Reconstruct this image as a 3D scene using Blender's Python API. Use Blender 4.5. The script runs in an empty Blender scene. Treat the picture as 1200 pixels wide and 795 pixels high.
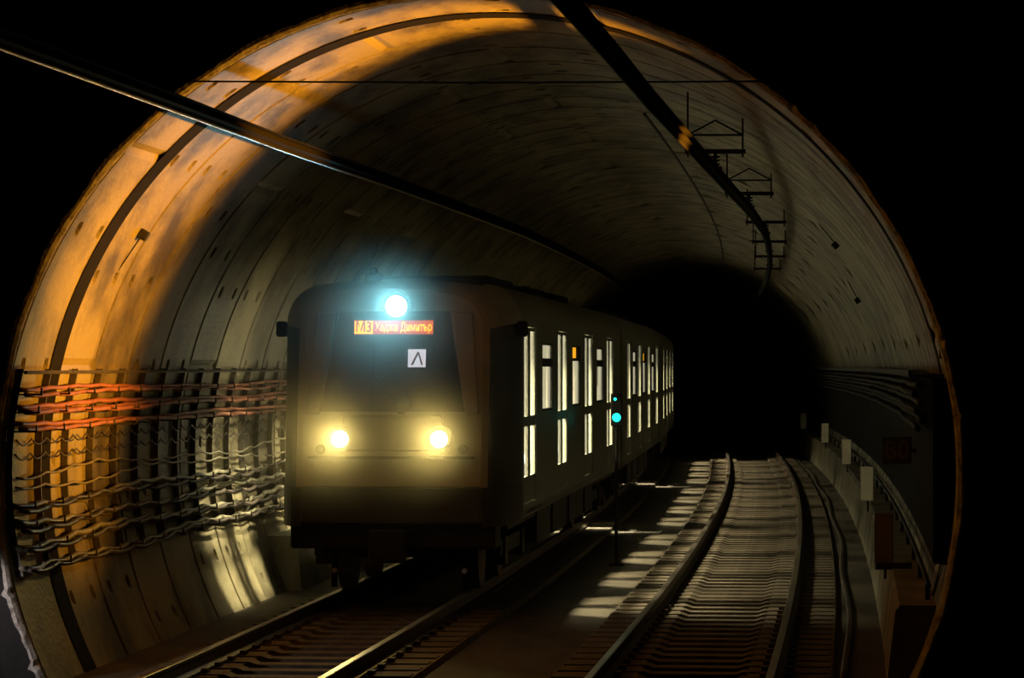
import bpy, bmesh, math, random
from mathutils import Vector, Matrix
random.seed(7)
C = bpy.context.scene.collection
SC = bpy.context.scene

# ------------------------------------------------------------------ camera, world, exposure
CAMZ = 2.58                       # eye height above the rail heads
F = 3717.0                        # focal length in pixels of the 1200 px wide frame
cam = bpy.data.cameras.new('camera')
cam.sensor_width = 36; cam.lens = F/1200*36; cam.clip_end = 500
co = bpy.data.objects.new('camera', cam); C.objects.link(co)
co.location = (0, 0, CAMZ)
co.rotation_euler = (math.pi/2 + math.atan(32.5/F), 0, 0)
SC.camera = co
SC.view_settings.view_transform = 'Standard'
try: SC.view_settings.look = 'None'
except Exception: pass
SC.view_settings.gamma = 1; SC.view_settings.use_curve_mapping = False
SC.view_settings.exposure = 0.0
w = bpy.data.worlds.new('world'); SC.world = w; w.use_nodes = True
w.node_tree.nodes['Background'].inputs[0].default_value = (.3, .7, .75, 1)
w.node_tree.nodes['Background'].inputs[1].default_value = 0.0012

ORANGE_W, FILL_W = 8500, 2
HEAD_E, TOP_E = 7, 9
HEAD_W, TOP_W = 95, 85
WINDOW_E, CEIL_W, DOWN_W = 0.65, 2500, 5600
HAZE = 0.3

# ------------------------------------------------------------------ the curve of the line
def xl(y): return -5.5 + .13*y - .000375*y*y       # centre of the train's track
def xc(y): return xl(y) + 1.86                     # centre of the tunnel
TR = 3.72                                          # track spacing
R0, ZC = 4.22, 1.64                                # tunnel radius, centre height above rails
def wallu(z, r=R0): return math.sqrt(max(r*r-(z-ZC)**2, 0))

def light(name, kind, loc, energy, color, target=None, **kw):
    l = bpy.data.lights.new(name, kind); l.energy = energy; l.color = color
    for k, v in kw.items(): setattr(l, k, v)
    o = bpy.data.objects.new(name, l); C.objects.link(o); o.location = loc
    if target is not None:
        d = Vector(target)-Vector(loc); o.rotation_euler = d.to_track_quat('-Z', 'Y').to_euler()
    return o
FLOOD = (3.80, 28.45, 2.75)
fl = light('floodlight_lamp', 'SPOT', FLOOD, ORANGE_W, (1, .37, .02), (-4.2, 30.5, 5.3), spot_size=math.radians(70), spot_blend=.8, shadow_soft_size=.10)
fl.scale = (.56, 1, 1)             # a wide vertical fan
light('added_fill_light', 'AREA', (-3, 10, 6.6), FILL_W, (.75, .85, 1), (-3, 12, 0), size=3.0)  # unseen fill light added to lift the train front a little

light('added_rim_light', 'SPOT', (-4.95, 26.7, .9), 60, (1, .85, .8), (-4.02, 27.93, .25), spot_size=math.radians(60), spot_blend=.7, shadow_soft_size=.05)  # unseen lamp added to brighten the lower left rim
# ------------------------------------------------------------------ materials
def nt(name):
    m = bpy.data.materials.new(name); m.use_nodes = True
    n = m.node_tree; b = n.nodes['Principled BSDF']; return m, n, b
def plain(name, col, rough=.6, metal=0, noise=.15, scale=6, bump=0.0):
    m, n, b = nt(name)
    b.inputs['Roughness'].default_value = rough; b.inputs['Metallic'].default_value = metal
    tc = n.nodes.new('ShaderNodeTexCoord'); no = n.nodes.new('ShaderNodeTexNoise')
    no.inputs['Scale'].default_value = scale; no.inputs['Detail'].default_value = 6
    n.links.new(tc.outputs['Object'], no.inputs['Vector'])
    r = n.nodes.new('ShaderNodeValToRGB')
    r.color_ramp.elements[0].position = .3; r.color_ramp.elements[1].position = .7
    r.color_ramp.elements[0].color = tuple(c*(1-noise) for c in col)+(1,)
    r.color_ramp.elements[1].color = tuple(min(1, c*(1+noise)) for c in col)+(1,)
    n.links.new(no.outputs['Fac'], r.inputs['Fac']); n.links.new(r.outputs['Color'], b.inputs['Base Color'])
    if bump:
        bp = n.nodes.new('ShaderNodeBump'); bp.inputs['Strength'].default_value = bump; bp.inputs['Distance'].default_value = .02
        n.links.new(no.outputs['Fac'], bp.inputs['Height']); n.links.new(bp.outputs['Normal'], b.inputs['Normal'])
    return m
def matte(m):
    m.node_tree.nodes['Principled BSDF'].inputs['Specular IOR Level'].default_value = .08; return m
def emit(name, col, s):
    m, n, b = nt(name); n.nodes.remove(b)
    e = n.nodes.new('ShaderNodeEmission'); e.inputs[0].default_value = (*col, 1); e.inputs[1].default_value = s
    n.links.new(e.outputs[0], n.nodes['Material Output'].inputs[0]); return m
def concrete(name, base, dark, rough=.75, streak=(1.2, .5, .35), bump=.5):
    # cast concrete: broad damp patches, long drips and fine grain
    m, n, b = nt(name); b.inputs['Roughness'].default_value = rough
    tc = n.nodes.new('ShaderNodeTexCoord'); mp = n.nodes.new('ShaderNodeMapping')
    mp.inputs['Scale'].default_value = streak; n.links.new(tc.outputs['Object'], mp.inputs['Vector'])
    a = n.nodes.new('ShaderNodeTexNoise'); a.inputs['Scale'].default_value = 1.6; a.inputs['Detail'].default_value = 8; a.inputs['Roughness'].default_value = .62
    n.links.new(mp.outputs['Vector'], a.inputs['Vector'])
    f = n.nodes.new('ShaderNodeTexNoise'); f.inputs['Scale'].default_value = 22; f.inputs['Detail'].default_value = 5
    n.links.new(tc.outputs['Object'], f.inputs['Vector'])
    r = n.nodes.new('ShaderNodeValToRGB'); r.color_ramp.elements[0].position = .37; r.color_ramp.elements[1].position = .56
    r.color_ramp.elements[0].color = (*dark, 1); r.color_ramp.elements[1].color = (*base, 1)
    n.links.new(a.outputs['Fac'], r.inputs['Fac'])
    mx = n.nodes.new('ShaderNodeMixRGB'); mx.blend_type = 'MULTIPLY'; mx.inputs['Fac'].default_value = .35
    n.links.new(r.outputs['Color'], mx.inputs[1]); n.links.new(f.outputs['Fac'], mx.inputs[2])
    n.links.new(mx.outputs['Color'], b.inputs['Base Color'])
    bp = n.nodes.new('ShaderNodeBump'); bp.inputs['Strength'].default_value = bump; bp.inputs['Distance'].default_value = .012
    n.links.new(f.outputs['Fac'], bp.inputs['Height']); n.links.new(bp.outputs['Normal'], b.inputs['Normal'])
    return m
M = {}
M['lining'] = concrete('lining_concrete', (.38, .34, .22), (.10, .085, .055), rough=.5)
M['lip'] = concrete('rough_pale_concrete', (.62, .60, .55), (.22, .2, .18), streak=(6, 6, 6), bump=1)
M['slab'] = concrete('slab_concrete', (.10, .085, .065), (.05, .042, .033))
M['bench'] = concrete('bench_concrete', (.38, .36, .27), (.2, .18, .13))
M['gloom'] = concrete('shade_in_wall_colour', (.018, .017, .02), (.010, .010, .012), rough=.95)  # darkness of the unlit station put into the wall colour
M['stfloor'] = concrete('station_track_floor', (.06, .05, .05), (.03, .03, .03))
M['sleeper'] = concrete('sleeper_concrete', (.15, .125, .095), (.09, .07, .055), streak=(3, 3, 3))
M['rail'] = plain('rail_steel', (.10, .07, .055), .55, .6, .3, 9)
M['railtop'] = plain('polished_rail_head', (.6, .56, .52), .28, 1, .08, 30)
M['dark'] = plain('dark_metal', (.03, .03, .03), .6, .3, .3, 8)
M['steel'] = plain('galvanised_bracket', (.10, .09, .075), .55, .4, .3, 12)
M['alu'] = plain('conductor_profile', (.012, .011, .010), .8, .0, .2, 9)
matte(M['alu'])
M['copper'] = plain('contact_wire_copper', (.9, .8, .72), .28, 1, .05, 30)
M['panel'] = matte(plain('black_duct_board', (.012, .011, .010), .8))
M['body'] = plain('car_body_paint', (.21, .225, .19), .42, .1, .08, 2)
M['face'] = plain('cab_front_paint', (.50, .52, .47), .5, .0, .08, 2)
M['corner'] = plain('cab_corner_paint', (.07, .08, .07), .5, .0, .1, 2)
M['bumper'] = plain('cab_skirt_paint', (.06, .06, .045), .55, .0, .2, 4)
M['under'] = plain('underframe_black', (.018, .018, .017), .7, .2, .3, 6)
M['mask'] = plain('windscreen_glass', (.02, .03, .035), .12, 0, .1, 2)
M['rubber'] = plain('black_rubber', (.012, .012, .012), .7)
M['cream'] = plain('interior_cream', (.75, .73, .65), .6)
M['seat'] = plain('seat_blue', (.05, .12, .25), .6)
M['red'] = plain('red_cable_sheath', (.34, .13, .08), .5, 0, .3, 5)
M['blackc'] = plain('black_cable_sheath', (.06, .05, .045), .45, 0, .3, 5)
M['grey'] = plain('grey_cable_sheath', (.20, .19, .14), .45, 0, .3, 5)
M['white'] = plain('white_plate_paint', (.92, .88, .74), .45, 0, .05, 4)
M['plate'] = plain('dark_plate_and_shade', (.05, .05, .05), .5)
M['plateink'] = plain('faded_white_ink', (.15, .14, .13), .6)
M['paper'] = emit('glowing_notice', (.95, .93, 1.0), .85)  # white paper sign, its brightness put in as emission
M['ink'] = plain('pale_red_ink', (.75, .35, .3), .6)
M['headlamp'] = emit('warm_headlamp', (1, .80, .34), HEAD_E)
M['toplamp'] = emit('cool_headlamp', (.50, .90, 1.0), TOP_E)
M['led_bg'] = emit('amber_led_field', (1.0, .11, .0), .8)
M['led_y'] = emit('amber_led_letters', (1.0, .50, .0), 2.0)
M['led_r'] = emit('amber_led_digits', (.55, .02, .0), .8)
M['orange'] = emit('orange_line_display', (1.0, .45, .02), .9)
M['cyan'] = emit('green_signal_lens', (.02, .95, .72), 2.0)
M['dot'] = emit('white_marker_led', (.9, .85, 1.0), 2.5)
M['tube'] = emit('ceiling_tube', (1, .95, .8), .9)
# a lit carriage window: saloon brightness put into the pane as its own glow
def pane_mat():
    m, n, b = nt('glowing_window_glass'); n.nodes.remove(b)
    e = n.nodes.new('ShaderNodeEmission'); e.inputs[0].default_value = (1, .91, .60, 1); e.inputs[1].default_value = WINDOW_E
    t = n.nodes.new('ShaderNodeBsdfTransparent'); mx = n.nodes.new('ShaderNodeMixShader'); mx.inputs[0].default_value = .35
    n.links.new(t.outputs[0], mx.inputs[1]); n.links.new(e.outputs[0], mx.inputs[2])
    n.links.new(mx.outputs[0], n.nodes['Material Output'].inputs[0]); return m
M['pane'] = pane_mat()

# ------------------------------------------------------------------ mesh helpers
def link(name, me, mat, parent=None, smooth=False):
    o = bpy.data.objects.new(name, me); C.objects.link(o)
    if mat is not None: me.materials.append(mat)
    if smooth:
        for p in me.polygons: p.use_smooth = True
    if parent is not None: o.parent = parent
    return o
class MB:
    def __init__(s): s.v = []; s.f = []
    def quad(s, a, b, c, d):
        i = len(s.v); s.v += [a, b, c, d]; s.f.append((i, i+1, i+2, i+3)); return s
    def box(s, x0, x1, y0, y1, z0, z1):
        i = len(s.v)
        s.v += [(x0,y0,z0),(x1,y0,z0),(x1,y1,z0),(x0,y1,z0),(x0,y0,z1),(x1,y0,z1),(x1,y1,z1),(x0,y1,z1)]
        s.f += [tuple(i+k for k in q) for q in ((0,3,2,1),(4,5,6,7),(0,1,5,4),(1,2,6,5),(2,3,7,6),(3,0,4,7))]
        return s
    def tube(s, pts, r, n=8, cap=True):
        pts = [Vector(p) for p in pts]; i0 = len(s.v); up = Vector((0, 0, 1))
        for k, p in enumerate(pts):
            d = (pts[min(k+1, len(pts)-1)]-pts[max(k-1, 0)]).normalized()
            a = d.cross(up)
            if a.length < .05: a = d.cross(Vector((1, 0, 0)))
            a.normalize(); b = a.cross(d)
            for j in range(n):
                t = 2*math.pi*j/n; s.v.append(tuple(p + a*math.cos(t)*r + b*math.sin(t)*r))
        for k in range(len(pts)-1):
            for j in range(n):
                s.f.append((i0+k*n+j, i0+k*n+(j+1)%n, i0+(k+1)*n+(j+1)%n, i0+(k+1)*n+j))
        if cap:
            s.f.append(tuple(i0+j for j in range(n))); s.f.append(tuple(i0+(len(pts)-1)*n+j for j in reversed(range(n))))
        return s
    def cyl(s, c, axis, r, h, n=24, r2=None):
        c = Vector(c); ax = Vector(axis).normalized()
        a = ax.cross(Vector((0, 0, 1)))
        if a.length < .05: a = Vector((1, 0, 0))
        a.normalize(); b = a.cross(ax); i = len(s.v); r2 = r if r2 is None else r2
        for q, rr in ((0, r), (h, r2)):
            for j in range(n):
                t = 2*math.pi*j/n; s.v.append(tuple(c+ax*q+a*math.cos(t)*rr+b*math.sin(t)*rr))
        for j in range(n): s.f.append((i+j, i+(j+1)%n, i+n+(j+1)%n, i+n+j))
        s.f.append(tuple(i+j for j in reversed(range(n)))); s.f.append(tuple(i+n+j for j in range(n)))
        return s
    def prism(s, poly, y0, y1):
        """poly in (x, z), extruded along y; y0/y1 numbers or functions of (x, z)"""
        fy = (lambda y: y if callable(y) else (lambda x, z: y)); g0, g1 = fy(y0), fy(y1)
        i = len(s.v); n = len(poly)
        s.v += [(x, g0(x, z), z) for x, z in poly] + [(x, g1(x, z), z) for x, z in poly]
        s.f.append(tuple(i+k for k in range(n))); s.f.append(tuple(i+n+k for k in reversed(range(n))))
        for k in range(n): s.f.append((i+k, i+n+k, i+n+(k+1)%n, i+(k+1)%n))
        return s
    def sweep(s, prof, ys, fx, closed=True, cap=True):
        """prof in (u, z) carried along the line's curve"""
        i0 = len(s.v); n = len(prof)
        for y in ys:
            for u, z in prof: s.v.append((fx(y)+u, y, z))
        m = n if closed else n-1
        for k in range(len(ys)-1):
            for j in range(m):
                s.f.append((i0+k*n+j, i0+k*n+(j+1)%n, i0+(k+1)*n+(j+1)%n, i0+(k+1)*n+j))
        if cap and closed:
            s.f.append(tuple(i0+j for j in range(n))); s.f.append(tuple(i0+(len(ys)-1)*n+j for j in reversed(range(n))))
        return s
    def build(s, name, mat, parent=None, smooth=False, bevel=0):
        me = bpy.data.meshes.new(name); me.from_pydata(s.v, [], s.f)
        bm = bmesh.new(); bm.from_mesh(me)
        bmesh.ops.recalc_face_normals(bm, faces=bm.faces); bm.to_mesh(me); bm.free()
        o = link(name, me, mat, parent, smooth)
        if bevel:
            b = o.modifiers.new('bevel', 'BEVEL'); b.width = bevel; b.segments = 2; b.limit_method = 'ANGLE'
        return o
def empty(name, loc=(0, 0, 0), rz=0):
    o = bpy.data.objects.new(name, None); C.objects.link(o); o.location = loc; o.rotation_euler.z = rz
    o.empty_display_size = .2; return o
def tag(o, label, cat, group=None, kind=None):
    o['label'] = label; o['category'] = cat
    if group: o['group'] = group
    if kind: o['kind'] = kind
    return o
def struct(o, label=None):
    o['kind'] = 'structure'
    if label: o['label'] = label
    return o
def kids(o): return [c for c in bpy.data.objects if c.parent == o]
def copy_tree(o, parent=None):
    c = o.copy(); C.objects.link(c)
    if parent is not None: c.parent = parent
    for ch in kids(o): copy_tree(ch, c)
    return c
def frange(a, b, st):
    n = max(1, int(round((b-a)/st))); return [a+(b-a)*k/n for k in range(n+1)]
def text_mesh(name, s, size, mat, parent=None, depth=.002, width=None):
    cu = bpy.data.curves.new('t', 'FONT'); cu.body = s; cu.size = size; cu.extrude = depth; cu.align_x = 'CENTER'; cu.align_y = 'CENTER'
    cu.offset = size*.012
    t = bpy.data.objects.new('t', cu); C.objects.link(t); bpy.context.view_layer.update()
    me = bpy.data.meshes.new_from_object(t.evaluated_get(bpy.context.evaluated_depsgraph_get()))
    C.objects.unlink(t); bpy.data.objects.remove(t)
    xs = [v.co.x for v in me.vertices]; w0 = max(xs)-min(xs)
    if width:
        for v in me.vertices: v.co.x *= width/w0
    me.materials.clear()
    return link(name, me, mat, parent)

# ------------------------------------------------------------------ tunnel lining: bolted concrete rings
def ring_mesh(mb, y0, y1, nang, pockets, rot):
    a0 = math.radians(-32); a1 = math.radians(212)
    cols = [(0, .045), (.028, .045), (.045, 0), (.26, 0), (.29, .07), (.38, .07), (.41, 0), (1.05, 0), (1.08, .07), (1.17, .07), (1.20, 0), (1.455, 0), (1.472, .045), (1.5, .045)] if pockets \
        else [(0, .045), (.03, .045), (.05, 0), (1.45, 0), (1.47, .045), (1.5, .045)]
    if y0 < 28.1: cols = cols[:-3]+[(1.38, 0), (1.40, .11), (1.5, .11)]
    elif y0 < 30: cols = [(0, .11), (.05, .11), (.07, 0)]+cols[3:]
    sc = (y1-y0)/1.5; i0 = len(mb.v); nc = len(cols)
    for j in range(nang+1):
        a = a0+(a1-a0)*j/nang
        ja = (math.degrees(a)-rot) % 60
        joint = ja < 1.1*(a1-a0)*57.3/nang*.5
        pk = any(abs(ja-q) < (a1-a0)*57.3/nang*.5+.01 for q in (12, 30, 48))
        for t, d in cols:
            if d == .07 and not pk: d = 0
            if joint and d == 0: d = .03
            r = R0+d; y = y0+t*sc
            mb.v.append((xc(y)+r*math.cos(a), y, ZC+r*math.sin(a)))
    for j in range(nang):
        for k in range(nc-1):
            mb.f.append((i0+j*nc+k, i0+(j+1)*nc+k, i0+(j+1)*nc+k+1, i0+j*nc+k+1))
mb = MB(); y = 28.0; k = 0
while y < 150:
    near = y < 46
    ring_mesh(mb, y, y+1.5, 244 if near else 122 if y < 80 else 61, near, [17, 47, 5, 35][k % 4])
    y += 1.5; k += 1
struct(mb.build('wall_tunnel', M['lining'], smooth=False), 'grey concrete segment lining of the curved tunnel')
mb = MB()
for j in range(244):
    for q in (0,):
        a = math.radians(-30+240*j/244); b = math.radians(-30+240*(j+1)/244); r = R0-.012
        P = lambda an, yy, rr=r: (xc(yy)+rr*math.cos(an), yy, ZC+rr*math.sin(an))
        mb.quad(P(a, 29.27), P(b, 29.27), P(b, 29.68), P(a, 29.68))
struct(mb.build('trim_4', M['panel']), 'black joint seal between the first two lining rings')
# the cut edge of the first ring, rough and pale
mb = MB(); n = 366; i0 = 0
rnd = random.Random(3)
prof = []
for j in range(n+1):
    a = math.radians(-30+240*j/n)
    ch = .006*math.sin(j*.37)+.008*rnd.random()+(.02 if rnd.random() < .03 else 0)
    for (r, yy) in ((R0+.004, 28.06), (R0+.002+ch, 27.955), (R0+.03+ch, 27.91), (R0+.055+2*ch, 27.905), (R0+.30, 27.90), (R0+.30, 28.06)):
        mb.v.append((xc(28)+r*math.cos(a), yy, ZC+r*math.sin(a)))
for j in range(n):
    for q in range(5): mb.f.append((j*6+q, (j+1)*6+q, (j+1)*6+q+1, j*6+q+1))
me_lip = mb.build('trim_1', M['lip'])
me_lip.data.materials.append(M['gloom'])
for p in me_lip.data.polygons:
    if p.index % 5 >= 3: p.material_index = 1
struct(me_lip, 'pale chipped concrete edge round the tunnel mouth')
# end wall of the station box with the round opening
mb = MB(); n = 96; x0 = xc(28)
def boxpt(a):
    c, s = math.cos(a), math.sin(a); hw, zt, zb = 9.5, 7.6-ZC, ZC+.7
    t = min(hw/abs(c) if abs(c) > 1e-6 else 1e9, (zt/s if s > 1e-6 else (zb/-s if s < -1e-6 else 1e9)))
    return (x0+c*t, ZC+s*t)
for j in range(n):
    a = 2*math.pi*j/n; b = 2*math.pi*(j+1)/n
    ia = (x0+(R0+.25)*math.cos(a), ZC+(R0+.25)*math.sin(a)); ib = (x0+(R0+.25)*math.cos(b), ZC+(R0+.25)*math.sin(b))
    oa, ob = boxpt(a), boxpt(b)
    for yy in (28.0, 28.25): mb.quad((ia[0], yy, ia[1]), (oa[0], yy, oa[1]), (ob[0], yy, ob[1]), (ib[0], yy, ib[1]))
struct(mb.build('wall_end', M['gloom']), 'end wall round the tunnel mouth, darkness put into its colour')
struct(MB().box(-9.9, -9.6, -4, 28.2, -.6, 7.6).build('wall_left', M['gloom']))
struct(MB().box(9.0, 9.3, -4, 28.2, -.6, 7.6).build('wall_right', M['gloom']))
struct(MB().box(-9.9, 9.3, -4.3, -4, -.6, 7.6).build('wall_back', M['gloom']))
struct(MB().box(-9.9, 9.3, -4.3, 28.2, 7.3, 7.6).build('ceiling', M['gloom']))
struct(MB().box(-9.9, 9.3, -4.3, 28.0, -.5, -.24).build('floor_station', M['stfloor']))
ys = frange(28, 150, 2)
M['plinth'] = concrete('pale_track_concrete', (.20, .17, .13), (.11, .09, .07), streak=(3, 3, 3))
for off_ in (0, TR):
    for a_, b_ in ((-1.28, -.46), (.46, 1.28)):
        struct(MB().sweep([(off_+a_, -.26), (off_+a_+.03, -.178), (off_+b_-.03, -.178), (off_+b_, -.26)], frange(28.2, 148, 2), xl).build('floor_plinth', M['plinth']), 'pale concrete strip carrying a rail')
struct(MB().sweep([(-3.95, -.24), (3.95, -.24), (3.9, -.6), (-3.9, -.6)], ys, xc).build('floor', M['slab']), 'concrete track slab on the tunnel floor')
for s, nm, lb in ((1, 'trim_2', 'low concrete bench along the right wall'), (-1, 'trim_3', 'low concrete bench along the left wall')):
    struct(MB().sweep([(s*3.60, -.26), (s*3.68, .40), (s*3.72, .45), (s*4.12, .45), (s*4.05, -.26)], frange(28.3 if s > 0 else 40, 150, 1.5), xc).build(nm, M['bench']), lb)
# far end of the tunnel, where it bends out of sight
mb = MB().cyl((xc(149.5), 149.4, ZC), (0, 1, 0), R0+.1, .2, 48)
struct(mb.build('wall_far', M['gloom']))

# ------------------------------------------------------------------ haze added to give the train lamps their glow
def haze():
    c0 = (xl(34.2)+.05, 34.4, 2.3)
    bm = bmesh.new(); bmesh.ops.create_icosphere(bm, subdivisions=4, radius=1); me = bpy.data.meshes.new('haze'); bm.to_mesh(me); bm.free()
    m, nn, b = nt('lamp_glow_haze'); nn.nodes.remove(b)
    v = nn.nodes.new('ShaderNodeVolumeScatter'); v.inputs['Color'].default_value = (.92, 1, .96, 1)
    v.inputs['Anisotropy'].default_value = .68
    tc = nn.nodes.new('ShaderNodeTexCoord'); g = nn.nodes.new('ShaderNodeTexGradient'); g.gradient_type = 'SPHERICAL'
    nn.links.new(tc.outputs['Object'], g.inputs['Vector'])
    mu = nn.nodes.new('ShaderNodeMath'); mu.operation = 'MULTIPLY'; mu.inputs[1].default_value = HAZE
    nn.links.new(g.outputs['Fac'], mu.inputs[0]); nn.links.new(mu.outputs[0], v.inputs['Density'])
    nn.links.new(v.outputs[0], nn.nodes['Material Output'].inputs['Volume'])
    o = link('haze', me, m); o.location = c0; o.scale = (2.1, 1.9, 1.9)
    tag(o, 'thin haze added round the front of the oncoming train to make its lamps glow', 'haze', kind='stuff')

# ------------------------------------------------------------------ rails and sleepers
def rail_prof(u):
    p = [(-.07, -.165), (.07, -.165), (.07, -.15), (.012, -.13), (.012, -.045), (.036, -.03), (.036, -.006)]
    p += [(-.036, -.006), (-.036, -.03), (-.012, -.045), (-.012, -.13), (-.07, -.15)]
    return [(u+a, b) for a, b in p]
rl = ['outer rail of the train track, nearest the cable wall', 'inner rail of the train track, under the glowing windows',
      'inner rail of the empty track, beside the lit patches', 'outer rail of the empty track, nearest the right bench']
i = 0
for tc_ in (0, TR):
    for s in (-1, 1):
        u = tc_+s*.7525
        ys = frange(2, 148, 1.5)
        o = MB().sweep(rail_prof(u), ys, xl).build('rail', M['rail'])
        tag(o, 'brown steel rail with polished head, '+rl[i], 'rail', 'running rails'); i += 1
        MB().sweep([(u-.034, -.006), (u+.034, -.006), (u+.030, .0), (u-.030, .0)], ys, xl).build('rail_head', M['railtop'], o)['label'] = 'worn shiny running surface'
def sleeper():
    mb = MB()
    mb.prism([(-1.25, -.235), (1.25, -.235), (1.22, -.165), (.45, -.165), (.38, -.19), (-.38, -.19), (-.45, -.165), (-1.22, -.165)], -.13, .13)
    o = mb.build('sleeper', M['sleeper'])
    return o
sl0 = sleeper(); first = True
def put_sleepers(off, ys, label, group):
    global first
    for y in ys:
        o = sl0 if first else copy_tree(sl0)
        first = False
        o.location = (xl(y)+off, y, 0); o.rotation_euler.z = -math.atan(.13-.00075*y)
        tag(o, label, 'sleeper', group)
        if 28 < y < 36:
            for s in (-1, 1):
                for q in (-1, 1): MB().box(s*.7525+q*.11-.03, s*.7525+q*.11+.03, -.06, .06, -.168, -.125).build('rail_clip', M['rail'], o)
put_sleepers(TR, [26.3+.6*k for k in range(110)], 'concrete sleeper in the ladder of the empty right track', 'sleepers of the empty track')
put_sleepers(0, [24.8+.6*k for k in range(22)], 'concrete sleeper in front of the train, half lost in the dark', 'sleepers before the train')

# ------------------------------------------------------------------ the train
BW, ZS0, ZS1, ZR = 1.34, .86, 3.08, 3.59
def side_panel(mb, y0, y1, z0, z1, holes, x, t):
    """flat side skin at x, thickness t inwards, with rectangular openings"""
    ysb = sorted({y0, y1, *[h[0] for h in holes], *[h[1] for h in holes]}); zsb = sorted({z0, z1, *[h[2] for h in holes], *[h[3] for h in holes]})
    ysb = [v for v in ysb if y0 <= v <= y1]; zsb = [v for v in zsb if z0 <= v <= z1]
    xi = x-math.copysign(t, x)
    solid = lambda a, b: not any(h[0] <= a < h[1] and h[2] <= b < h[3] for h in holes)
    ny, nz = len(ysb)-1, len(zsb)-1
    g = [[solid((ysb[i]+ysb[i+1])/2, (zsb[j]+zsb[j+1])/2) for j in range(nz)] for i in range(ny)]
    for i in range(ny):
        for j in range(nz):
            if not g[i][j]: continue
            a, b, c, d = ysb[i], ysb[i+1], zsb[j], zsb[j+1]
            for xx in (x, xi): mb.quad((xx, a, c), (xx, b, c), (xx, b, d), (xx, a, d))
            if i == 0 or not g[i-1][j]: mb.quad((x, a, c), (xi, a, c), (xi, a, d), (x, a, d))
            if i == ny-1 or not g[i+1][j]: mb.quad((x, b, c), (xi, b, c), (xi, b, d), (x, b, d))
            if j == 0 or not g[i][j-1]: mb.quad((x, a, c), (x, b, c), (xi, b, c), (xi, a, c))
            if j == nz-1 or not g[i][j+1]: mb.quad((x, a, d), (x, b, d), (xi, b, d), (xi, a, d))
def roof_prof(w=BW, top=ZR, zs=ZS1, n=9):
    r = .42; pts = []
    for k in range(n+1):
        t = math.pi/2*k/n; pts.append((w-r+r*math.cos(t), zs+(top-.06-zs)*math.sin(t)))
    pts.append((w*.4, top-.015)); pts.append((0, top))
    return pts
RK = .16
def dome(x, y, z, r, d, n=32, m=8):
    mb = MB()
    for k in range(m):
        t = math.pi/2*k/m
        for j in range(n):
            a = 2*math.pi*j/n; mb.v.append((x+r*math.cos(t)*math.cos(a), y-d*math.sin(t), z+r*math.cos(t)*math.sin(a)))
    mb.v.append((x, y-d, z))
    for k in range(m-1):
        for j in range(n): mb.f.append((k*n+j, k*n+(j+1)%n, (k+1)*n+(j+1)%n, (k+1)*n+j))
    for j in range(n): mb.f.append(((m-1)*n+j, (m-1)*n+(j+1)%n, m*n))
    mb.f.append(tuple(range(n)))
    return mb
def beam(name, loc, power, col, deg, root):
    o = light(name, 'SPOT', loc, power, col, None, spot_size=math.radians(deg), spot_blend=1.0, shadow_soft_size=.06)
    o.rotation_euler = (-math.pi/2, 0, 0); o.parent = root
def rake(z): return max(0, z-1.25)*RK
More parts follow.
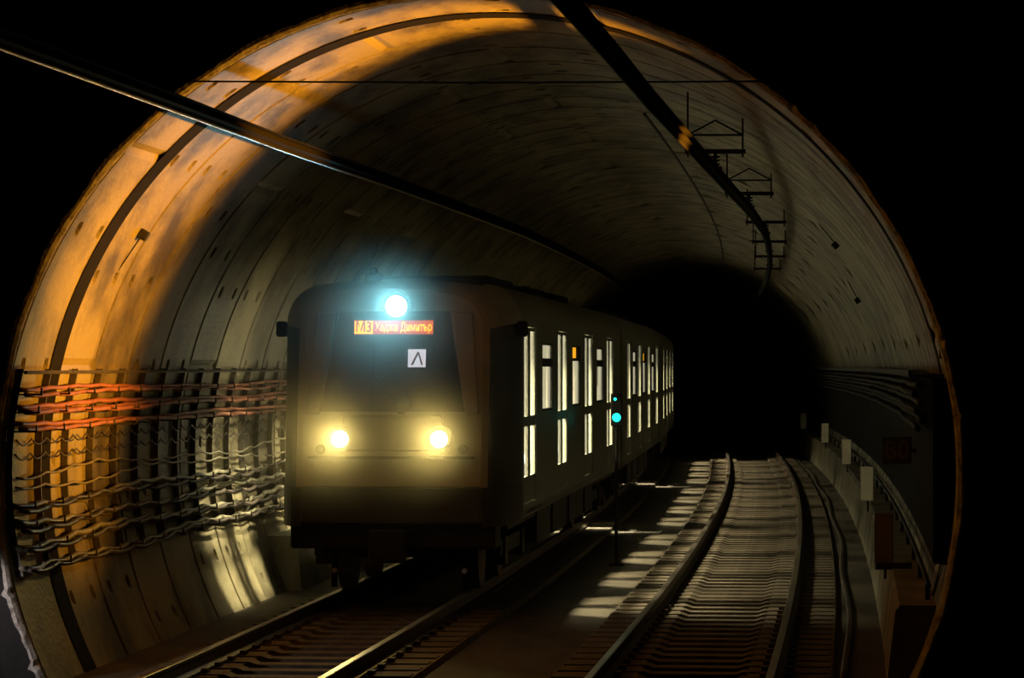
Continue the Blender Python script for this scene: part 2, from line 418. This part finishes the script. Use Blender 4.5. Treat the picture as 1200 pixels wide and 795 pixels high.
def make_car(nose, doors, L, windows):
    """local y runs from the front end (0) to the back end (L)"""
    root = empty('metro_car')
    y0 = 1.3 if nose else 0.0
    dh = [(d-.80, d+.80, .98, 3.05) for d in doors]
    wh = [(c-.75, c+.75, 2.03, 2.87) for c in windows]
    body = MB()
    for s in (1, -1): side_panel(body, y0, L, ZS0, ZS1, dh+wh, s*BW, .07)
    # roof shell
    rp = roof_prof(); full = rp+[(-x, z) for x, z in rp[-2::-1]]
    for a, b in zip(full[:-1], full[1:]): body.quad((a[0], y0, a[1]), (b[0], y0, b[1]), (b[0], L, b[1]), (a[0], L, a[1]))
    # cove strips, cant rail and end wall
    for s in (1, -1):
        body.box(s*BW-(.09 if s > 0 else 0), s*BW+(.09 if s < 0 else 0), y0, L, ZS0-.02, ZS0+.06)
    e = [(BW, ZS0)]+rp; e = e+[(-x, z) for x, z in e[-2::-1]]
    body.f.append(tuple(range(len(body.v), len(body.v)+len(e)))); body.v += [(x, L, z) for x, z in e]
    if not nose:
        body.f.append(tuple(range(len(body.v), len(body.v)+len(e)))); body.v += [(x, 0, z) for x, z in e]
    shell = body.build('body_shell', M['body'], root)
    MB().box(-1.27, 1.27, max(.9, y0), L-.05, .95, 1.0).build('saloon_floor', M['dark'], root)
    MB().box(-1.18, 1.18, y0, L-.05, 3.34, 3.36).build('saloon_ceiling', M['cream'], root)
    MB().box(-1.265, 1.265, 1.35 if nose else .08, 1.40 if nose else .12, .95, 3.30).build('saloon_partition', M['cream'], root)
    for s in (1, -1):
        for y_ in frange(2.5, L-1, 16/4.0):
            pass
    poles = MB()
    for d in doors:
        for s in (1, -1):
            for q in (-.95, .95): poles.tube([(s*1.05, d+q, 1.0), (s*1.05, d+q, 3.34)], .017, 6)
    poles.build('grab_pole', M['steel'], root)
    for c in windows:
        for s in (1, -1):
            st = MB(); xa, xb = (s*.80, s*1.26) if s > 0 else (s*1.26, s*.80)
            st.box(xa, xb, c-1.0, c+1.0, 1.38, 1.45)
            xa, xb = (s*1.20, s*1.27) if s > 0 else (s*1.27, s*1.20)
            st.box(xa, xb, c-1.0, c+1.0, 1.45, 1.95)
            st.box(s*1.0-.1, s*1.0+.1, c-.8, c+.8, 1.0, 1.38)
            st.build('bench_seat', M['seat'], root, bevel=.02)
    # doors: two leaves each, two panes per leaf
    for d in doors:
        for s in (1, -1):
            for q in (-1, 1):
                a, b = (d-.795, d-.004) if q < 0 else (d+.004, d+.795)
                wa, wb = (d-.74, d-.15) if q < 0 else (d+.15, d+.74)
                lf = MB(); side_panel(lf, a, b, .99, 3.04, [(wa, wb, 1.295, 1.88), (wa, wb, 2.00, 3.0)], s*(BW-.015), .035)
                leaf = lf.build('door', M['body'], root)
                for z0, z1 in ((1.295, 1.88), (2.0, 3.0)):
                    p = MB(); x_ = s*(BW-.033); p.box(x_-.004, x_+.004, wa-.0, wb+.0, z0, z1)
                    p.build('door_window', M['pane'], leaf)
    for wi, c in enumerate(windows):
        for s in (1, -1):
            x_ = s*(BW-.03)
            fr = MB()
            if wi % 3 == 1:
                hs = [(c-.69, c+.62, 2.06, 2.66), (c-.69, c+.2, 2.70, 2.85)]
            else:
                hs = [(c-.69, c+.69, 2.06, 2.58), (c-.69, c+.69, 2.685, 2.85)]
            side_panel(fr, c-.75, c+.75, 2.03, 2.87, hs, s*(BW-.004), .05)
            f = fr.build('window_frame', M['rubber'], root)
            for k_, h in enumerate(hs):
                m_ = M['orange'] if (wi % 3 == 1 and k_ == 1) else M['pane']
                o = MB().box(x_-.004, x_+.004, h[0], h[1], h[2], h[3]).build('line_display' if m_ == M['orange'] else 'pane', m_, f)
                if m_ == M['orange']: o['label'] = 'glowing orange line display behind the glass'
            if wi % 3 == 2:
                MB().box(x_-.012, x_-.002, c-.69, c-.05, 2.28, 2.58).build('dark_block', M['dark'], f)  # dark block standing in for a silhouette inside the saloon
    # underframe: boxes, bogies, wheels
    yu0 = 1.0 if nose else .4
    eq = MB()
    for a, b in ((4.6, 6.6), (7.0, 9.4), (9.8, 12.4), (12.8, 14.4)):
        for s in (1, -1): eq.box(*( (s*.5, s*1.22) if s > 0 else (s*1.22, s*.5) ), a, b, .38, ZS0-.02)
    eq.box(-1.2, 1.2, yu0, L-.3, .72, .9)
    eq.build('underfloor_equipment', M['under'], root)
    for yb in (2.9, L-2.9):
        bg = MB()
        for s in (1, -1):
            bg.box(s*1.02-.06, s*1.02+.06, yb-1.5, yb+1.5, .40, .58)
            for q in (-1.05, 1.05): bg.box(s*1.02-.09, s*1.02+.09, yb+q-.16, yb+q+.16, .28, .60)
        bg.box(-1.0, 1.0, yb-.25, yb+.25, .35, .65)
        bo = bg.build('bogie_frame', M['under'], root)
        for q in (-1.05, 1.05):
            for s in (1, -1):
                wm = MB().cyl((s*.7, yb+q, .425), (s, 0, 0), .425, .12, 32)
                wm.cyl((s*.66, yb+q, .425), (s, 0, 0), .455 if False else .425, .04, 32)
                wm.build('wheel', M['rail'], bo)
            MB().cyl((-.7, yb+q, .425), (1, 0, 0), .07, 1.4, 12).build('axle', M['rail'], bo)
    # ceiling lamps in the saloon
    for d in doors:
        for s in (-1, 1):
            o = light('saloon_lamp', 'AREA', (s*.5, d, 3.32), DOWN_W/8, (1, .85, .47), None, size=.22, spread=math.radians(116)); o.parent = root
    for s in (-1, 1):
        o = light('saloon_strip_lamp', 'AREA', (s*.5, L/2+.4, 3.315), CEIL_W/2, (1, .85, .47), None, shape='RECTANGLE', size=.12, size_y=L-3.5, spread=math.radians(124)); o.parent = root
        MB().box(s*.5-.12, s*.5+.12, 2.1, L-1.3, 3.325, 3.338).build('ceiling_lamp', M['tube'], root)
    for a, b in ((3.5, 6.5), (8.5, 11.5), (13.0, 15.6)):
        MB().box(-.75, .75, a, b, ZR-.04, ZR+.10).build('roof_unit', M['under'], root, bevel=.04)
    if not nose:
        return root
    # ---------- cab end
    st = [(0, .0), (.04, .22), (.10, .38), (.20, .54), (.34, .68), (.54, .82), (.78, .92), (1.04, .98), (1.3, 1.0)]
    HWF = 1.0
    cab = MB(); rows = []
    for yy, t in st:
        wd = HWF+(BW-HWF)*t; top = 3.46+(ZR-3.46)*t; zs = 2.98+(ZS1-2.98)*t
        rp = roof_prof(wd, top, zs)
        half = [(wd, ZS0), (wd, 1.25), (wd, 1.7), (wd, 2.3)]+rp
        fullp = half+[(-x, z) for x, z in half[-2::-1]]
        rows.append([(x, yy+rake(z)*(1-yy/1.3), z) for x, z in fullp])
    n = len(rows[0])
    for r in rows: cab.v += r
    for a in range(len(rows)-1):
        for j in range(n-1): cab.f.append((a*n+j, a*n+j+1, (a+1)*n+j+1, (a+1)*n+j))
    h = (n-1)//2
    for j in range(h): cab.f.append((j, j+1, n-2-j, n-1-j)) if j+1 != n-2-j else cab.f.append((j, j+1, n-1-j))
    nstrip = (len(rows)-1)*(n-1)
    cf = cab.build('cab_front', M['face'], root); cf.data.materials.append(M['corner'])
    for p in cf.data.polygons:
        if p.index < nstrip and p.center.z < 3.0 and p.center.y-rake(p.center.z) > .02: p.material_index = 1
    fy = lambda d: (lambda x, z: rake(z)+d)
    # windscreen in its dark surround
    MB().prism([(-.80, 2.12), (.80, 2.12), (.62, 3.20), (-.62, 3.20)], fy(-.03), fy(.02)).build('windscreen', M['mask'], root)
    g = MB()
    for a, b in (((-.84, 2.08), (.84, 2.13)),):
        g.prism([(a[0], a[1]), (b[0], a[1]), (b[0]-.01, b[1]), (a[0]+.01, b[1])], fy(-.035), fy(.02))
    g.build('windscreen_sill', M['rubber'], root)
    for s in (-1, 1):   # pale pillars each side of the glass
        MB().prism([(s*.82, 2.05), (s*.97, 2.05), (s*.88, 3.18), (s*.64, 3.20)], fy(-.05), fy(.02)).build('windscreen_pillar', M['face'], root, bevel=.015)
    # lower valance, skirt and crease
    MB().box(-1.005, 1.005, -.045, .02, .84, 1.25).build('front_skirt', M['bumper'], root, bevel=.02)
    for s in (1, -1):
        sk = MB()
        for a in range(len(rows)-1):
            y_a, t_a = st[a]; y_b, t_b = st[a+1]
            xa = (HWF+(BW-HWF)*t_a+.012)*s; xb = (HWF+(BW-HWF)*t_b+.012)*s
            sk.quad((xa, y_a, .80), (xb, y_b, .80), (xb, y_b, 1.24), (xa, y_a, 1.24))
        sk.build('side_skirt', M['bumper'], root)
    MB().box(-.93, .93, -.03, .02, 1.555, 1.585).build('front_crease', M['rubber'], root)
    dsh = MB().prism([(-.62, 1.64), (.62, 1.64), (.55, 2.04), (-.55, 2.04)], fy(-.02), fy(.02)).build('front_hatch', M['body'], root, bevel=.02)
    # headlights
    for s in (-1, 1):
        hx = s*.555-.02; hz = 1.775
        hb = MB().cyl((hx, rake(hz)-.06, hz), (0, 1, 0), .135, .10, 32, r2=.15).build('headlight', M['dark'], root)
        dome(hx, rake(hz)-.055, hz, .098, .07).build('lens', M['headlamp'], hb, smooth=True)['label'] = 'round headlight lens glowing warm yellow'
        beam('headlight_beam', (hx, rake(hz)-.14, hz), HEAD_W, (1, .70, .19), 54, root)
        mk = MB().cyl((s*.80, rake(1.66)-.045, 1.66), (0, 1, 0), .05, .06, 20).build('tail_light', M['rubber'], root)
    hb = MB().cyl((.03, rake(3.26)-.10, 3.255), (0, 1, 0), .15, .14, 32, r2=.17).build('roof_headlight', M['dark'], root)
    dome(.03, rake(3.26)-.095, 3.255, .12, .08).build('lens', M['toplamp'], hb, smooth=True)['label'] = 'blue-white lens of the top headlight'
    beam('roof_headlight_beam', (.03, rake(3.26)-.20, 3.255), TOP_W, (.30, .85, 1.0), 66, root)
    # destination display
    dz = 3.02
    db = MB().prism([(-.46, dz-.10), (.46, dz-.10), (.46, dz+.10), (-.46, dz+.10)], fy(-.05), fy(-.01)).build('destination_display', M['rubber'], root)
    MB().prism([(-.445, dz-.078), (.445, dz-.078), (.445, dz+.078), (-.445, dz+.078)], fy(-.054), fy(-.048)).build('led_field', M['led_bg'], db)
    MB().prism([(-.44, dz-.072), (-.235, dz-.072), (-.235, dz+.072), (-.44, dz+.072)], fy(-.056), fy(-.05)).build('line_number_box', M['led_y'], db)
    t = text_mesh('lettering', 'М3', .17, M['led_r'], db, width=.17); t.rotation_euler = (math.pi/2+.0, 0, 0); t.location = (-.338, rake(dz)-.062, dz)
    t.rotation_euler.x = math.pi/2-math.atan(RK); t['label'] = 'line number M3'
    t = text_mesh('lettering', 'Хаджи Димитър', .135, M['led_y'], db, width=.64); t.location = (.112, rake(dz)-.060, dz)
    t.rotation_euler.x = math.pi/2-math.atan(RK); t['label'] = 'destination in amber Cyrillic letters'
    # notice in the windscreen, wiper, lamp on the desk
    nb = MB().prism([(.165, 2.575), (.365, 2.575), (.365, 2.775), (.165, 2.775)], fy(-.036), fy(-.031)).build('windscreen_notice', M['paper'], root)
    MB().prism([(.20, 2.60), (.225, 2.60), (.29, 2.74), (.272, 2.75)], fy(-.040), fy(-.036)).prism([(.272, 2.75), (.29, 2.74), (.335, 2.60), (.315, 2.60)], fy(-.040), fy(-.036)).build('printed_mark', M['ink'], nb)
    wp = MB().tube([(.10, rake(2.10)-.08, 2.10), (-.22, rake(2.5)-.06, 2.50)], .012, 6).tube([(-.22, rake(2.15)-.05, 2.15), (-.22, rake(2.85)-.05, 2.85)], .010, 6)
    wp.cyl((.10, rake(2.1)-.10, 2.10), (0, 1, 0), .05, .1, 16); wp.cyl((.10, rake(2.15)-.07, 2.18), (0, 1, 0), .11, .05, 20)
    wp.build('wiper', M['rubber'], root)
    # roof antenna, side camera pods
    an = MB().box(-.38, -.22, .62, .95, 3.50, 3.64).box(-.34, -.26, .70, .86, 3.62, 3.70)
    an.build('roof_antenna', M['under'], root, bevel=.02)
    MB().box(.35, .95, .75, 1.5, 3.46, 3.60).build('roof_vent', M['under'], root, bevel=.03)
    for s in (-1, 1):
        MB().box(*((BW-.02, BW+.10) if s > 0 else (-BW-.10, -BW+.02)), .55+.3, .55+.45, 2.92, 3.10).build('rear_view_camera', M['under'], root, bevel=.03)
    # coupler and guard irons
    cp = MB().box(-.12, .12, -.25, 1.0, .50, .70); cp.box(-.2, .2, -.35, -.2, .42, .78); cp.build('coupler', M['under'], root, bevel=.02)
    MB().box(-1.15, 1.15, .12, .8, .55, .9).build('front_beam', M['under'], root, bevel=.03)
    for s in (-1, 1):
        MB().box(s*.75-.03, s*.75+.03, .75, .82, .08, .6).build('guard_iron', M['under'], root)
        o = MB().cyl((s*.74, .70, .27), (0, 1, 0), .03, .06, 12).build('wheel_glint', M['copper'], root); o['label'] = 'bright disc put in for the glint beside the wheel'  # bright disc stands in for a glint near the wheel
    return root
def place(o, ya, L):
    yb = ya+L*math.cos(.09)
    a, b = Vector((xl(ya)+.045, ya, 0)), Vector((xl(yb)+.045, yb, 0)); d = (b-a)
    o.location = a; o.rotation_euler.z = -math.atan2(d.x, d.y)
K = 1.0045
c1 = make_car(True, [(z-35.2)*K for z in (37.55, 42.35, 47.15, 51.95)], 19.55*K, [(z-35.2)*K for z in (39.95, 44.75, 49.6)])
tag(c1, 'leading carriage with glowing headlights, amber destination board and lit windows', 'train car', 'carriages of the metro train')
place(c1, 35.2, 19.6)
c2 = make_car(False, [(z-55.2)*K for z in (58.0, 62.75, 67.5, 72.3)], 19.9*K, [(z-55.2)*K for z in (60.4, 65.1, 69.9)])
tag(c2, 'middle carriage coupled behind the leading one, windows lit', 'train car', 'carriages of the metro train')
place(c2, 55.15, 19.9)
c3 = copy_tree(c2); place(c3, 75.55, 19.9)
tag(c3, 'last carriage of the train, smallest lit windows, far in the dark', 'train car', 'carriages of the metro train')
for ya, lb in ((54.83, 'leading and middle'), (75.13, 'middle and last')):
    g = MB()
    for k_ in range(4):
        y_ = ya+k_*.075; g.box(xl(y_)-.95, xl(y_)+.95, y_, y_+.04, .95, 3.25); g.box(xl(y_)-.9, xl(y_)+.9, y_+.03, y_+.085, 1.0, 3.2)
    tag(g.build('gangway_bellows', M['rubber']), 'black corrugated bellows between the '+lb+' carriages', 'bellows', 'carriage joints')

# ------------------------------------------------------------------ overhead conductor rails and their hangers
def stag(y, side):
    P = [(0, -.35), (20, -.28), (30, -.23), (36, -.1), (50, .15), (70, .2), (150, -.1)] if side == 0 else [(0, -.2), (25, -.16), (32, -.09), (38, 0), (43, .1), (50, .2), (70, .2), (150, 0)]
    for (a, va), (b, vb) in zip(P[:-1], P[1:]):
        if a <= y <= b: return va+(vb-va)*(y-a)/(b-a)
    return 0
WZ = CAMZ+2.05
for side, off, lb in ((0, 0, 'over the train'), (1, TR, 'over the empty track')):
    fx = lambda y, o=off, s=side: xl(y)+o+stag(y, s)
    ys = frange(4, 140, 1)
    p = [(-.012, WZ), (.012, WZ), (.016, WZ+.03), (.045, WZ+.045), (.045, WZ+.055), (.014, WZ+.06), (.014, WZ+.105), (.055, WZ+.11), (.055, WZ+.122), (-.055, WZ+.122), (-.055, WZ+.11), (-.014, WZ+.105), (-.014, WZ+.06), (-.045, WZ+.055), (-.045, WZ+.045), (-.016, WZ+.03)]
    o = MB().sweep(p, ys, fx).build('conductor_rail', M['alu'])
    tag(o, 'rigid overhead conductor rail '+lb+', dark profile', 'conductor rail', 'overhead conductor rails')
    wire = [(.014*math.cos(2*math.pi*k/10), WZ-.006+.014*math.sin(2*math.pi*k/10)) for k in range(10)]
    MB().sweep(wire, ys, fx).build('contact_wire', M['copper'] if side == 0 else M['alu'], o, smooth=True)['label'] = ('shining' if side == 0 else 'dull dark')+' contact wire along the bottom edge'
near_words = ['nearest the tunnel mouth', 'second into the tunnel', 'third into the tunnel', 'fourth into the tunnel', 'fifth into the tunnel', 'sixth into the tunnel', 'seventh into the tunnel']
for side, off, yl in [(1, TR, (34.6, 43.0, 51.5, 59.5, 67.5, 76))]:
    for k, y in enumerate(yl):
        fx = xl(y)+off+stag(y, side); bz = WZ+.30
        ctr = xc(y)
        t = empty('conductor_support', (fx, y, bz))
        MB().box(-.33, .33, -.03, .03, -.025, .025).build('cross_bar', M['dark'], t)
        for s in (-1, 1):
            top = ZC+math.sqrt(R0**2-(fx+s*.3-ctr)**2)+.02-bz
            MB().tube([(s*.3, 0, -.06), (s*.3, 0, top)], .012, 6).build('hanger_rod', M['dark'], t)
        ins = MB().tube([(0, 0, -.18), (0, 0, 0)], .02, 8)
        for q in (-.05, -.09, -.13): ins.cyl((0, 0, q), (0, 0, -1), .055, .02, 16, r2=.045)
        ins.box(-.07, .07, -.05, .05, -.20, -.165)
        ins.build('insulator', M['rubber'], t)
        if k in (0, 1):
            MB().tube([(-.3, 0, .18), (.3, 0, .18)], .012, 6).tube([(-.3, 0, .18), (0, 0, .34), (.3, 0, .18)], .012, 6).build('brace', M['dark'], t)
        tag(t, 'dark hanger holding the conductor rail over the '+('empty track' if side else 'train')+', '+near_words[k], 'support', 'conductor rail hangers')
# thin wire across the mouth
zz = CAMZ+2.51
o = MB().tube([(xc(28)-wallu(zz)-.12, 27.86, zz), (xc(28), 27.86, zz-.012), (xc(28)+wallu(zz)+.12, 27.86, zz)], .009, 6).build('span_wire', M['under'])
tag(o, 'thin dark wire stretched across the top of the tunnel mouth', 'wire')
for u, z_, lb in ((.95, 5.45, 'right of the crown'),):
    o = MB().sweep([(u+.02*math.cos(t*math.pi/3), z_+.02*math.sin(t*math.pi/3)) for t in range(6)], frange(36, 120, 3), xc).build('ceiling_conduit', M['dark'])
    tag(o, 'thin dark conduit along the tunnel roof, '+lb, 'conduit')

# ------------------------------------------------------------------ cable racks on the walls
def bracket(y, s, z0=.72, z1=2.56):
    t = empty('cable_bracket', (xc(y)+s*wallu(1.6), y, 1.6)); O = t.location
    mb = MB(); pts = []
    for k in range(9):
        z = z0+(z1-z0)*k/8; pts.append((xc(y)+s*(wallu(z)-.035), z))
    for (xa, za), (xb, zb) in zip(pts[:-1], pts[1:]):
        for dy in (-.022, .022):
            mb.quad((xa-O.x+.03, dy, za-1.6), (xa-O.x-.03, dy, za-1.6), (xb-O.x-.03, dy, zb-1.6), (xb-O.x+.03, dy, zb-1.6))
        for dx in (-.03, .03):
            mb.quad((xa-O.x+dx, -.022, za-1.6), (xa-O.x+dx, .022, za-1.6), (xb-O.x+dx, .022, zb-1.6), (xb-O.x+dx, -.022, zb-1.6))
    mb.build('post', M['steel'], t)
    for z in (2.36, 2.20, 2.03, 1.36, 1.18, 1.0, .82):
        x = xc(y)+s*(wallu(z)-.05)-O.x
        a = MB().box(min(x, x-s*.22), max(x, x-s*.22), -.015, .015, z-1.6-.035, z-1.6-.02)
        a.box(min(x-s*.22, x-s*.205), max(x-s*.22, x-s*.205), -.015, .015, z-1.6-.035, z-1.6+.03)
        a.build('arm', M['steel'], t)
    return t
def cable(name, y0, y1, s, z, r, mat, inset, sag, seed, label, group, step=.25, per=1.0, drift=.03):
    rd = random.Random(seed); ph = rd.random()*6; pts = []
    for y in frange(y0, y1, step):
        zz = z+drift*math.sin(y*.55+ph)+drift*.6*math.sin(y*1.27+ph*2)-sag*abs(math.sin(math.pi*(y-y0)/per))
        pts.append((xc(y)+s*(wallu(zz)-inset+.01*math.sin(y*.9+ph)), y, zz))
    o = MB().tube(pts, r, 8).build(name, mat, smooth=True)
    return tag(o, label, 'cable', group)
ord_ = ['first', 'second', 'third', 'fourth', 'fifth', 'sixth', 'seventh', 'eighth', 'ninth', 'tenth', 'eleventh', 'twelfth', 'thirteenth', 'fourteenth', 'fifteenth', 'sixteenth', 'seventeenth', 'eighteenth']
for k in range(16):
    t = bracket(28.15+k*.985, -1)
    tag(t, 'steel cable bracket on the left wall, %s from the tunnel mouth' % ord_[k], 'bracket', 'left wall cable brackets')
o = MB().sweep([(-wallu(2.53)+.10+.018*math.cos(t*math.pi/3), 2.53+.018*math.sin(t*math.pi/3)) for t in range(6)], frange(28.1, 44, 1), xc).build('top_pipe', M['steel'])
tag(o, 'thin pipe along the tops of the left wall brackets', 'pipe')
specs = []
for j, z in enumerate((2.385, 2.345)): specs.append((z, .020, 'red', .10+.06*j))
for j, z in enumerate((2.235, 2.20, 2.19)): specs.append((z, .024, 'red', .09+.05*j))
for j, z in enumerate((2.07, 2.035)): specs.append((z, .022, 'red', .10+.06*j))
lv = {2.385: 'top', 2.345: 'top', 2.235: 'middle', 2.20: 'middle', 2.19: 'middle', 2.07: 'lowest', 2.035: 'lowest'}
cnt = {}
for j, (z, r, m_, ins) in enumerate(specs):
    l_ = lv[z]; cnt[l_] = cnt.get(l_, 0)+1
    cable('red_cable', 28.02, 46, -1, z, r, M['red'], ins, .012, 10+j, 'reddish power cable on the %s shelf of the upper rack, %s from the wall' % (l_, ord_[cnt[l_]-1]), 'red cables on the left wall', drift=.014)
for j, z in enumerate((1.93, 1.80)):
    cable('looped_wire', 28.2, 44, -1, z, .008, M['blackc'], .08, .055, 40+j, 'thin black wire looped in small sags, %s row under the red cables' % ord_[j], 'looped wires on the left wall', step=.0625, per=.5, drift=.004)
for j, z in enumerate((1.62, 1.52)):
    cable('grey_cable', 28.2, 46, -1, z, .012, M['grey'], .09, .03, 50+j, 'thin slack grey cable, %s below the looped wires' % ord_[j], 'slack cables on the left wall', drift=.035)
for j, (z, r) in enumerate(((1.36, .028), (1.33, .022), (1.18, .030), (1.15, .024), (1.0, .030), (.98, .024), (.82, .026), (.80, .022))):
    cable('black_cable', 28.02, 46, -1, z, r, M['grey'] if j % 2 == 0 else M['blackc'], .10+.07*(j % 2), .03, 60+j, 'thick %s cable on the lower left rack, %s from its top' % ('grey' if j % 2 == 0 else 'black', ord_[j]), 'thick cables on the lower left rack', drift=.028)
# right wall rack, dark
for j, z in enumerate((2.42, 2.34, 2.26, 2.18, 2.10, 2.02)):
    cable('black_cable', 28.3, 120, 1, z, .030, M['rubber'], .26+.05*(j % 2), .008, 90+j, 'thick black cable on the right wall rack, %s from the top' % ord_[j], 'black cables on the right wall', step=.8, per=1.65, drift=.005)
ys = frange(28.4, 120, 2)
o = MB().sweep([(4.12, 2.49), (3.80, 2.49), (3.80, 2.55), (3.83, 2.55), (3.83, 2.51), (4.12, 2.51)], ys, xc).build('cable_tray', M['dark'])
tag(o, 'dark steel cable tray running along the right wall at eye height', 'cable tray')
o = MB().sweep([(4.16, .80), (4.02, .82), (4.02, 2.47), (4.16, 2.47)], ys, xc).build('cable_duct', M['panel'])
tag(o, 'tall black cable duct panel under the tray on the right wall', 'cable duct')
o = MB().sweep([(3.98+.025*math.cos(t*math.pi/4), .62+.025*math.sin(t*math.pi/4)) for t in range(8)], ys, xc).build('handrail', M['dark'])
for y in frange(29, 119, 2.5): pass
tag(o, 'dark handrail pipe above the right bench', 'handrail')
for y in frange(29, 119, 3): MB().box(xc(y)+3.96, xc(y)+4.0, y-.02, y+.02, .44, .61).build('handrail_stanchion', M['dark'], o)
pts = [(xc(y)+3.24+.03*math.sin(y*.4), y, -.21) for y in frange(28.2, 120, .8)]
tag(MB().tube(pts, .03, 8).build('floor_cable', M['blackc'], smooth=True), 'black cable lying on the floor between the empty track and bench', 'cable')
# plates on the bench edge
wl = ['nearest and largest, shade put into its colour', 'large one, second from the tunnel mouth', 'mid-sized one, third from the tunnel mouth', 'small one, fourth from the tunnel mouth', 'smallest and farthest']
for k, y in enumerate((31.9, 46.8, 64.3, 82.6, 101.0)):
    t = empty('marker_plate', (xc(y)+3.62, y, .445), -.7)
    MB().tube([(0, .008, 0), (0, .008, .62)], .014, 6).build('post', M['dark'], t)
    MB().box(-.11, .11, -.022, -.008, .16, .66).build('panel', M['white'] if k else M['plate'], t, bevel=.004)  # the nearest plate has its shade put into its colour
    tag(t, ('black' if k == 0 else 'white')+' upright marker plate on the right bench, '+wl[k], 'marker plate', 'marker plates on the bench')
o = empty('bench_bracket', (xc(33.5)+3.70, 33.5, .44)); MB().box(-.16, .22, -.05, .05, .0, .07).build('base_plate', M['dark'], o)
tag(o, 'black low bracket on the near end of the right bench', 'bracket')
# kilometre plate 80
y = 35.2; t = empty('number_plate', (xc(y)+3.80, y, 1.65), -.05)
MB().box(-.16, .16, 0, .012, -.15, .15).build('panel', M['plate'], t)
MB().box(.12, .215, .012, .03, -.02, .02).build('stay', M['dark'], t)
q = text_mesh('number', '80', .29, M['plateink'], t); q.rotation_euler = (math.pi/2, 0, 0); q.location = (0, -.003, 0)
tag(t, 'dark number plate reading 80 on the right wall', 'number plate')
t = empty('marker_lamp', (xc(29.4)+4.05, 29.4, 2.40)); MB().box(-.03, .08, 0, .05, -.03, .03).build('housing', M['dark'], t)
MB().cyl((0, -.004, 0), (0, 1, 0), .013, .01, 12).build('lens', M['dot'], t); tag(t, 'tiny white marker lamp on the right edge of the tunnel mouth', 'lamp')
# signal between the tracks
y = 45.0; t = empty('track_signal', (xl(y)+1.89, y, -.24))
MB().tube([(0, 0, 0), (0, 0, 1.95)], .025, 8).box(-.10, .10, -.08, .08, 0, .03).build('post', M['under'], t)
MB().box(-.08, .08, -.05, .06, 1.98, 2.44).build('signal_head', M['under'], t, bevel=.015)
a = MB().cyl((0, -.055, 2.10), (0, 1, 0), .062, .012, 24).build('green_lens', M['cyan'], t); a['label'] = 'large glowing blue-green lens'
a = MB().cyl((-.02, -.055, 2.36), (0, 1, 0), .022, .012, 24).build('small_lens', M['cyan'], t); a['label'] = 'small glowing blue-green lens above'
tag(t, 'slim track signal with blue-green light standing between the tracks', 'signal')
# ceiling fitting on the left crown, junction box
for (ang, y, lb) in ((148, 30.6, 'above the left wall cables'), (41, 47, 'on the right shoulder of the tunnel'), (30, 55, 'lower on the right shoulder, further in')):
    a = math.radians(ang); t = empty('junction_box', (xc(y)+(R0-.0)*math.cos(a), y, ZC+R0*math.sin(a)))
    t.rotation_euler.y = -(a-math.pi)
    MB().box(0, .09, -.06, .06, -.05, .05).build('housing', M['dark'], t, bevel=.01)
    MB().tube([(.03, 0, -.05), (.015, .0, -.5)], .008, 6).build('conduit', M['dark'], t)
    tag(t, 'small dark junction box '+lb, 'junction box', 'junction boxes on the lining')
# floodlight that gives the orange light, outside the picture
t = empty('floodlight', (FLOOD[0]+.10, FLOOD[1]-.05, FLOOD[2]), -.35)
MB().box(-.06, .10, -.09, .09, -.10, .10).build('lamp_housing', M['dark'], t, bevel=.01)
MB().box(.08, .30, -.02, .02, -.02, .02).build('mounting_arm', M['dark'], t)
tag(t, 'dark floodlight clamped just inside the right edge of the tunnel mouth', 'floodlight')
t = empty('added_rim_lamp', (-5.05, 26.6, .95), -.6); MB().box(-.06, .06, -.12, -.02, -.06, .06).build('lamp_housing', M['dark'], t, bevel=.01); MB().tube([(0, -.07, -1.19), (0, -.07, -.05)], .02).build('post', M['dark'], t)  # housing and post for the added rim light
tag(t, 'unseen lamp on a short post, added to brighten the lower left edge of the tunnel mouth', 'lamp')
t = empty('added_fill_housing', (-3, 10, 6.66)); MB().box(-1.5, 1.5, -1.5, 1.5, 0, .08).build('housing', M['dark'], t); MB().tube([(0, 0, 0), (0, 0, .62)], .03).build('suspension', M['dark'], t)  # housing for the added fill light
tag(t, 'unseen square fill light added under the station ceiling', 'ceiling lamp')
if HAZE > 0: haze()
